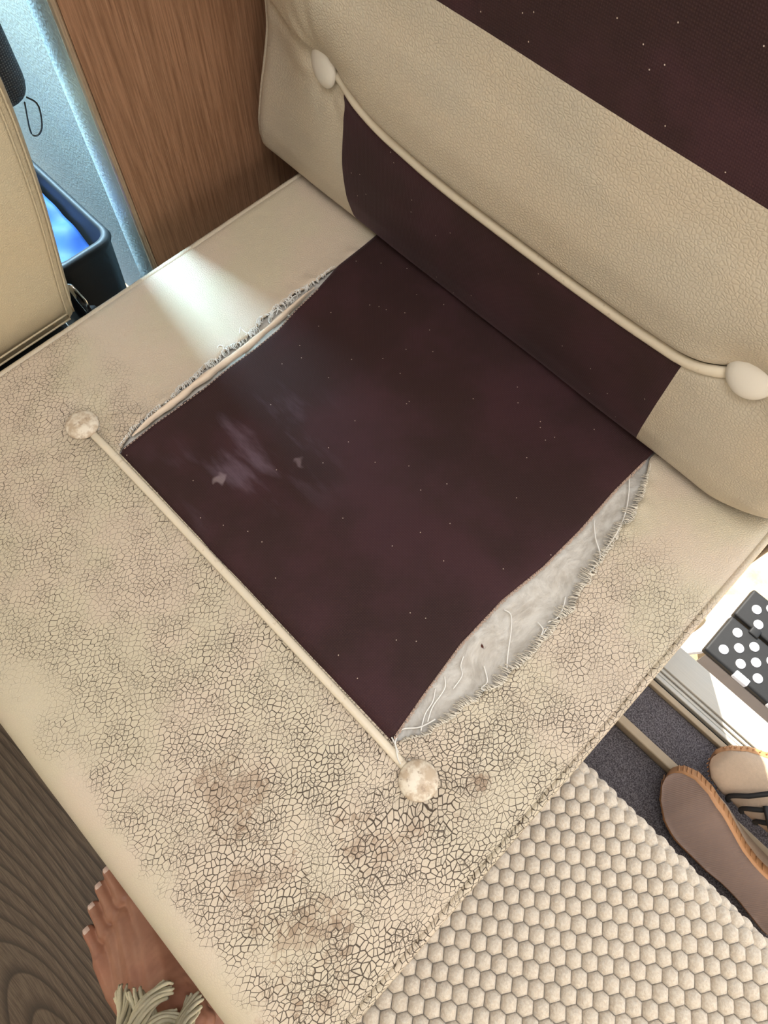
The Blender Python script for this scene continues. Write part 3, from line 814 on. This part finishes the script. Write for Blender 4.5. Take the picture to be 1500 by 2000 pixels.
# ================================================================ BUBBLE MAT
mat_t = thing('bubble_mat', (0.95, -0.1, FLOOR), 'cream plush mat of padded hexagonal bubbles draped over the step edge', 'mat')
PX, PY = 0.0170, 0.0260
EY, ER = 0.188, 0.030      # the mat starts to bend over the step edge here
def mat_frame(x, v):
    o, d = fold(v-EY, ER)
    a = min(max((v-EY)/ER, 0), math.pi/2)
    y = v if v <= EY else EY+o
    loc = Vector((x, y, -0.412-d))
    n = Vector((0, math.sin(a), math.cos(a))); t = Vector((0, math.cos(a), -math.sin(a)))
    return loc, Vector((1, 0, 0)), t, n
LA, LB = Vector((0.0169, 0.0125, 0)), Vector((-0.0019, 0.0242, 0))
def circ(a, b):
    d = 2*(a.x*b.y-a.y*b.x); aa, bb_ = a.length_squared, b.length_squared
    return Vector(((b.y*aa-a.y*bb_)/d, (a.x*bb_-b.x*aa)/d, 0))
nb = [LA, LB, LB-LA, -LA, -LB, LA-LB]
hv = [circ(nb[k], nb[(k+1) % 6]) for k in range(6)]
hexo = []
for k in range(6):
    hexo.append((hv[k].x, hv[k].y)); mm = (hv[k]+hv[(k+1) % 6])/2; hexo.append((mm.x, mm.y))
def bubble_mesh(seed):
    V = []; F = []
    for (s, z) in ((1.0, -0.0035), (0.97, 0.0005), (0.84, 0.0045), (0.58, 0.0074), (0.28, 0.0086)):
        for (x, y) in hexo:
            l = math.hypot(x, y); rr = 0.0122
            k = (1-s)*0.55
            V.append(Vector((x*s*(1-k)+x/l*rr*s*k, y*s*(1-k)+y/l*rr*s*k, z+0.0004*noise.noise(Vector((x*200, y*200, seed))))))
    V.append(Vector((0, 0, 0.0089)))
    F = grid_faces(12, 5, 0, False, True)+[(48+k, 48+(k+1) % 12, 60) for k in range(12)]
    return V, F
bmeshes = []
for s in range(4):
    V, F = bubble_mesh(s*3.3)
    o = mk('bubble', V, F, M['plush']); bmeshes.append(o.data); bpy.data.objects.remove(o)
cells = []
for i in range(-20, 110):
    for j in range(-110, 60):
        p = LA*i+LB*j+Vector((0.60, 0.0, 0))
        if 0.566 < p.x < 1.56 and -0.61 < p.y < 0.335: cells.append((p.x, p.y))
def proj(p):
    d = np.array(p)-CAM; z = d@_F
    return 750+FPX*(d@_R)/z, 1000-FPX*(d@_U)/z
vis = []
for (x, v) in cells:
    loc, ax, ay, n = mat_frame(x, v)
    u, w_ = proj(loc)
    seen = -15 < u < 1515 and w_ < 2015 and (n.dot(Vector(CAM)-loc) > -0.02) and (u-640)*(-1000)-(w_-2000)*860 < 9000
    vis.append((0 if seen else 1, (Vector(CAM)-loc).length, x, v))
vis.sort()
A = Acc(); cnt = 0
for (ns, dd, x, v) in vis:
    loc, ax, ay, n = mat_frame(x, v)
    k = random.uniform(0.96, 1.04); ro = random.uniform(-0.05, 0.05)
    mw = Matrix(((ax.x, ay.x, n.x, loc.x), (ax.y, ay.y, n.y, loc.y), (ax.z, ay.z, n.z, loc.z), (0, 0, 0, 1))) @ Matrix.Rotation(ro, 4, 'Z') @ Matrix.Diagonal((1, 1, k*random.uniform(0.9, 1.12), 1))
    me = bmeshes[random.randrange(4)]
    if ns == 0 and cnt < 300:
        o = bpy.data.objects.new('bubble', me); COL.objects.link(o); adopt(o, mat_t); o.matrix_basis = mw; cnt += 1
    else:
        A.add([mw @ vv.co for vv in me.vertices], [tuple(p.vertices) for p in me.polygons])
A.mk('bubble_field', M['plush'], mat_t, kind='stuff')
V = []; vv_ = [-0.63+0.98*k/70 for k in range(71)]
for v in vv_:
    for i in range(30):
        loc, ax, ay, n = mat_frame(0.552+1.03*i/29, v); V.append(loc-n*0.004)
bo = mk('backing', V, grid_faces(30, len(vv_)), M['plush'], mat_t)

# ================================================================ SHOES
def shoe(name, label, origin, xdir, zdir, strap):
    X = Vector(xdir).normalized(); Z = Vector(zdir); Z = (Z-X*Z.dot(X)).normalized(); Y = Z.cross(X)
    Mx = Matrix(((X.x, Y.x, Z.x, origin[0]), (X.y, Y.y, Z.y, origin[1]), (X.z, Y.z, Z.z, origin[2]), (0, 0, 0, 1)))
    t = thing(name, origin, label, 'shoe', 'pair of sneakers in the doorway')
    L = 0.285
    HW = [(0.0, 0.0), (0.012, 0.016), (0.04, 0.027), (0.12, 0.034), (0.25, 0.034), (0.40, 0.033), (0.55, 0.041), (0.70, 0.050), (0.82, 0.049), (0.91, 0.039), (0.97, 0.023), (0.992, 0.011), (1.0, 0.0)]
    CY = [(0, 0.0), (0.3, 0.002), (0.5, -0.004), (0.75, 0.0), (1.0, 0.010)]
    def outline(n, sc=1.0):
        pts = []
        ts = [0.5-0.5*math.cos(math.pi*k/n) for k in range(n+1)]
        for k in range(n+1): s = ts[k]; pts.append((s, interp(CY, s)+interp(HW, s)*sc))
        for k in range(n-1, 0, -1): s = ts[k]; pts.append((s, interp(CY, s)-interp(HW, s)*sc))
        return pts
    spring = lambda s: 0.020*ss(s, 0.70, 1.0)**1.3+0.006*ss(s, 0.12, 0.0)
    N = 36
    rings = [(0.90, 0.0), (0.985, 0.002), (1.0, 0.006), (1.0, 0.022), (0.97, 0.027)]
    V = []
    for sc, z in rings:
        for (s, y) in outline(N, sc): V.append(Mx @ Vector(((s-0.5)*L*(0.96+0.04*sc), y, z+spring(s))))
    n = 2*N
    o = mk('midsole', V, grid_faces(n, len(rings), 0, False, True), M['gum'], t)
    # outsole tread surface
    V = []
    for k in range(11):
        sc = 0.90*k/10
        for (s, y) in outline(N, 1.0):
            cy = interp(CY, s); V.append(Mx @ Vector(((s-0.5)*L*(0.996 if k == 10 else 0.996), cy+(y-cy)*sc, spring(s)-0.0005+(0.0014 if (int(s*46) % 2 == 0) else 0)*(1 if k < 10 else 0))))
    mk('outsole', V, grid_faces(n, 11, 0, False, True), M['sole'], t)
    # ribs of the side wall
    A = Acc()
    for k in range(0, n, 1):
        (s, y) = outline(N, 1.015)[k]
        if s < 0.02 or s > 0.985: continue
        p0 = Mx @ Vector(((s-0.5)*L, y, 0.006+spring(s))); p1 = Mx @ Vector(((s-0.5)*L+0.003, y, 0.021+spring(s)))
        Vt, Ft = tube([p0, p1], 0.0011, 5); A.add(Vt, Ft)
    A.mk('sidewall_ribs', M['gum'], t, kind='stuff')
    TOP = [(0.0, 0.078), (0.06, 0.092), (0.14, 0.092), (0.25, 0.082), (0.38, 0.088), (0.50, 0.085), (0.62, 0.068), (0.75, 0.052), (0.87, 0.043), (0.95, 0.033), (1.0, 0.020)]
    V = []; NS, NA = 44, 24
    for i in range(NS):
        s = 0.006+0.986*(0.5-0.5*math.cos(math.pi*i/(NS-1))); hw = interp(HW, s)*0.97; cy = interp(CY, s); tp = interp(TOP, s)
        for k in range(NA):
            a = math.pi*k/(NA-1); c = math.cos(a); sn = math.sin(a)
            yy = math.copysign(abs(c)**0.75, c)*hw; zz = 0.022+spring(s)+(tp-0.022)*sn**0.8
            if 0.05 < s < 0.36 and sn > 0.93: zz -= 0.03*(ss(s, 0.05, 0.10)*(1-ss(s, 0.30, 0.36)))
            V.append(Mx @ Vector(((s-0.5)*L, cy+yy, zz)))
    up = mk('upper', V, grid_faces(NA, NS), M['knit'], t)
    if strap:
        for (s0, w0) in ((0.72, 0.010), (0.64, 0.010), (0.56, 0.011), (0.47, 0.012)):
            P = []
            for k in range(15):
                a = math.pi*(0.10+0.80*k/14); hw = interp(HW, s0)*0.97; c = math.cos(a); tp = interp(TOP, s0)
                P.append(Mx @ Vector(((s0-0.5)*L+0.02*math.sin(2*a), interp(CY, s0)+math.copysign(abs(c)**0.75, c)*hw*1.05, 0.026+(tp-0.022)*math.sin(a)**0.8)))
            Vt, Ft = tube(P, 0.0042, 8, up=Z, flat=0.7); mk('lace', Vt, Ft, M['black'], t)
        P = smooth_path([Mx @ Vector(p) for p in ((0.05, 0.0, 0.075), (0.0, 0.03, 0.09), (-0.03, 0.045, 0.075), (-0.06, 0.052, 0.05))], 20)
        Vt, Ft = tube(P, 0.004, 8); mk('lace', Vt, Ft, M['black'], t)
    return t
shoe('sneaker', 'beige sneaker tipped over with its gum sole facing up beside the bubble mat', (0.880, 0.299, -0.545), (-1, 0.13, 0.02), (0.28, 0.66, -0.70), False)
shoe('sneaker', 'beige sneaker with black laces lying nearer the door sill', (0.915, 0.430, -0.553), (-1, 0.10, 0.0), (-0.10, -0.60, 0.79), True)

# ================================================================ STEP STOOL outside
st = thing('step_stool', (0.93, 0.80, -1.05), 'black folding step stool with white grip dots on the ground outside', 'stool')
TZ = -0.82
SX0, SX1, SY0, SY1 = 0.705, 1.16, 0.688, 0.880
hy = (SY0+SY1)/2+0.012
def slab(name, x0, x1, y0, y1): return box(name, x0, x1, y0, y1, TZ-0.022, TZ, M['black'], st, 0.006, 3)
slab('tread', SX0, SX1, SY0, hy-0.003); slab('tread', SX0, SX1, hy+0.003, SY1)
def disc(x, y, r, h=0.0022):
    V = []
    for (k, z) in ((1.0, 0), (1.0, h*0.6), (0.85, h), (0.02, h)):
        for a in range(20): V.append((x+r*k*math.cos(a*math.pi/10), y+r*k*math.sin(a*math.pi/10), TZ+z))
    return mk('grip_dot', V, grid_faces(20, 4, 0, False, True)+[tuple(60+a for a in range(20))], M['white_plastic'], st)
first = None
for j, (yy, off) in enumerate(((0.716, 0.0), (0.742, 0.5), (0.768, 0.0), (0.816, 0.5), (0.842, 0.0), (0.866, 0.5))):
    for i in range(10):
        x = SX0+0.030+(i+off)*0.043
        if x > SX1-0.02: continue
        if first is None: first = disc(0, 0, 0.0105); o = first
        else: o = first.copy(); COL.objects.link(o)
        o.matrix_basis = Matrix.Translation((x, yy, 0))
for k in range(5):
    x = SX0+0.075+k*0.085
    box('bright_slot_tab', x, x+0.034, SY0-0.004, SY0+0.012, TZ-0.012, TZ+0.003, M['white_plastic'], st, 0.003)  # white tabs: brightness showing through the handle slots, put into their colour
    box('hinge_knuckle', x-0.03, x-0.008, hy-0.010, hy+0.010, TZ-0.008, TZ+0.004, M['black'], st, 0.003)
# white splayed end leg panels with an arched cut-out
def leg_panel(x_top, x_bot):
    V = []; F = []
    nA = 20; out = []; inn = []
    for k in range(nA+1):
        a = math.pi*k/nA
        inn.append((0.5-0.30*math.cos(a), 0.0+0.62*math.sin(a)))
        t = k/nA
        if t < 0.3: out.append((0.0, t/0.3))
        elif t <= 0.7: out.append(((t-0.3)/0.4, 1.0))
        else: out.append((1.0, (1-t)/0.3))
    zb, zt = -1.045, TZ-0.020
    def pt(c, th):
        u, h = c; x = x_bot+(x_top-x_bot)*h; w_ = 0.5+(u-0.5)*(1.25-0.25*h)
        return Vector((x+th, SY0+0.004+(SY1-SY0-0.008)*w_, zb+(zt-zb)*h))
    for th in (0.0, 0.006):
        for c in out: V.append(pt(c, th))
        for c in inn: V.append(pt(c, th))
    n = nA+1
    for k in range(nA):
        F.append((k, k+1, n+k+1, n+k)); F.append((2*n+k, 3*n+k, 3*n+k+1, 2*n+k+1))
        F.append((k, 2*n+k, 2*n+k+1, k+1)); F.append((n+k, n+k+1, 3*n+k+1, 3*n+k))
    mk('leg_panel', V, F, M['white_plastic'], st, smooth=False)
V = []
for j in range(6):
    t = j/5
    for i in range(2):
        V.append((SX0+0.012+(SX1-SX0-0.024)*i, SY0+0.004-0.055*t, TZ-0.018-(0.205)*t))
o = mk('front_panel', V, grid_faces(2, 6), M['stool_grey'], st, False)
sf = o.modifiers.new('thickness', 'SOLIDIFY'); sf.thickness = 0.006
leg_panel(SX0+0.004, SX0-0.055); leg_panel(SX1-0.012, SX1+0.045)

# ================================================================ PERSON: bare foot and lower leg
per = thing('person', (0.40, -0.39, FLOOR), 'bare left foot and ankle of a person beneath cream cotton tassels', 'person')
def body():
    bm = bmesh.new()
    def ball(p, r):
        g = bmesh.ops.create_icosphere(bm, subdivisions=2, radius=r, matrix=Matrix.Translation(p))
    def chain(pts):
        for (a, ra), (b, rb) in zip(pts, pts[1:]):
            a = Vector(a); b = Vector(b); n = max(2, int((b-a).length/(0.3*min(ra, rb)))+1)
            for k in range(n+1): t = k/n; ball(a.lerp(b, t), ra+(rb-ra)*t)
    F0 = FLOOR
    toes = [((0.290, -0.336, .024), (0.268, -0.335, .019), (0.243, -0.336, .0150), .0180, .0140, .0135),
            ((0.288, -0.3595, .025), (0.270, -0.3590, .0215), (0.246, -0.3590, .0118), .0138, .0100, .0100),
            ((0.294, -0.3795, .024), (0.277, -0.3790, .0205), (0.2545, -0.3785, .0114), .0135, .0098, .0098),
            ((0.304, -0.4005, .022), (0.288, -0.4000, .0190), (0.2675, -0.3995, .0110), .0130, .0097, .0096),
            ((0.318, -0.4205, .020), (0.304, -0.4205, .0172), (0.2865, -0.4210, .0108), .0130, .0098, .0097)]
    for (b, k, t, rb, rk, rt) in toes:
        up = lambda p: (p[0], p[1], F0+p[2])
        chain([(up(b), rb), (up(k), rk), (up(t), rt)])
    z = lambda h: F0+h
    chain([((0.312, -0.345, z(.026)), .024), ((0.36, -0.352, z(.040)), .031), ((0.41, -0.364, z(.062)), .038), ((0.455, -0.378, z(.090)), .039)])
    chain([((0.316, -0.370, z(.025)), .023), ((0.37, -0.380, z(.038)), .033), ((0.42, -0.386, z(.055)), .039), ((0.46, -0.388, z(.080)), .038)])
    chain([((0.320, -0.357, z(.026)), .022), ((0.37, -0.366, z(.041)), .032), ((0.42, -0.375, z(.060)), .038)])
    chain([((0.322, -0.392, z(.022)), .0205), ((0.37, -0.400, z(.030)), .029), ((0.42, -0.402, z(.040)), .033)])
    chain([((0.330, -0.420, z(.020)), .0190), ((0.37, -0.4225, z(.024)), .0235), ((0.43, -0.417, z(.030)), .028), ((0.485, -0.400, z(.031)), .031), ((0.505, -0.392, z(.032)), .030)])
    chain([((0.42, -0.352, z(.032)), .024), ((0.47, -0.365, z(.034)), .028), ((0.505, -0.385, z(.034)), .031)])
    chain([((0.470, -0.386, z(.08)), .037), ((0.476, -0.388, z(.13)), .0345), ((0.482, -0.390, z(.19)), .036), ((0.492, -0.396, z(.30)), .047), ((0.497, -0.400, z(.40)), .056), ((0.49, -0.400, z(.50)), .058), ((0.485, -0.40, z(.80)), .066)])
    ball((0.470, -0.352, z(.088)), .014); ball((0.478, -0.424, z(.078)), .014)
    me = bpy.data.meshes.new('tmp'); bm.to_mesh(me); bm.free()
    o = bpy.data.objects.new('tmp', me); COL.objects.link(o)
    r = o.modifiers.new('r', 'REMESH'); r.mode = 'VOXEL'; r.voxel_size = 0.0017
    s = o.modifiers.new('s', 'SMOOTH'); s.iterations = 7; s.factor = 0.5
    dg = bpy.context.evaluated_depsgraph_get(); dg.update()
    ev = bpy.data.meshes.new_from_object(o.evaluated_get(dg)); bpy.data.objects.remove(o)
    ev.name = 'body'; ev.materials.clear(); ev.materials.append(M['skin']); ev.polygons.foreach_set('use_smooth', [True]*len(ev.polygons))
    b = bpy.data.objects.new('body', ev); COL.objects.link(b); adopt(b, per)
    for (bb_, k, t, rb, rk, rt) in toes:
        V = []
        for j in range(7):
            for i in range(7):
                a = (i/6-0.5)*1.15*math.sqrt(max(0.12, 1-((j-2.6)/4.2)**2)); ph = math.radians(58-58*min(1, j/4)); back_ = 0.0012*max(0, j-4)
                rr = rt*0.97
                V.append(Vector((t[0]-rr*math.sin(ph)+back_, t[1]+rr*math.sin(a)*0.92, F0+t[2]+rr*math.cos(ph)*math.cos(a)+0.0002)))
        mk('toenail', V, grid_faces(7, 7), M['nail'], per)
body()
# trouser hem and its tassels
V = []; ns = 40; nj = 26
for j in range(nj):
    h = 0.262+0.62*j/(nj-1)
    for k in range(ns):
        a = 2*math.pi*k/ns; r = 0.064+0.030*ss(h, 0.26, 0.80)+0.0035*math.sin(5*a+7*h)+0.002*math.sin(3*a-22*h)
        if j == nj-1: r *= 0.5
        V.append((0.486+r*math.cos(a), -0.398+r*math.sin(a), FLOOR+h))
mk('trouser_leg', V, grid_faces(ns, nj, 0, False, True)+[tuple((nj-1)*ns+k for k in range(ns))], M['cotton'], per, label='cream cotton trouser leg with a tasselled hem')
def tassel(pts, z0, z1, r):
    n = len(pts); P = smooth_path([onz(u, v, z0+(z1-z0)*i/(n-1)) for i, (u, v) in enumerate(pts)], 26)
    hank = Acc()
    lay = [(0.0, 0.0)]+[(0.50, 2*math.pi*k/5) for k in range(5)]+[(0.92, 2*math.pi*k/10+0.2) for k in range(10)]
    for (rf, a) in lay:
        Q = []; rad = r*rf; wob = random.uniform(0, 6)
        for i, p in enumerate(P):
            t = i/25; tw = a+3.6*t+0.15*math.sin(5*t+wob); fl = rad*(1+0.25*ss(t, 0.80, 1.0)+0.10*math.sin(9*t+wob))
            tg = (P[min(25, i+1)]-P[max(0, i-1)]).normalized(); s = tg.cross(Vector((0.3, 0.9, 0.2))).normalized(); s2 = tg.cross(s)
            Q.append(p+s*(math.cos(tw)*fl)+s2*(math.sin(tw)*fl))
        ext = random.uniform(-0.002, 0.004); Q[-1] = Q[-1]+(Q[-1]-Q[-2]).normalized()*ext+Vector((random.uniform(-1, 1), random.uniform(-1, 1), 0))*0.0015
        Vt, Ft = tube(Q, [r*0.30*(1-0.35*ss(i/25, 0.92, 1)) for i in range(26)], 6); hank.add(Vt, Ft)
    hank.mk('tassel', M['cotton'], per)
tassel([(205, 2110), (232, 2040), (244, 1985), (238, 1938)], -0.20, -0.315, 0.0072)
tassel([(285, 2120), (298, 2040), (288, 1985), (262, 1945)], -0.20, -0.300, 0.0085)
tassel([(235, 2110), (255, 2030), (285, 1965), (325, 1932)], -0.19, -0.290, 0.0080)
tassel([(225, 2120), (262, 2055), (305, 2000), (340, 1992)], -0.20, -0.280, 0.0078)
tassel([(330, 2130), (352, 2040), (362, 1995), (381, 1957)], -0.20, -0.310, 0.0085)

# ---------------------------------------------------------------- lift everything so the cabin floor is at z = 0
for o in list(scene.objects):
    if o.parent is None and o.type in ('MESH', 'EMPTY'): o.location.z += ZS
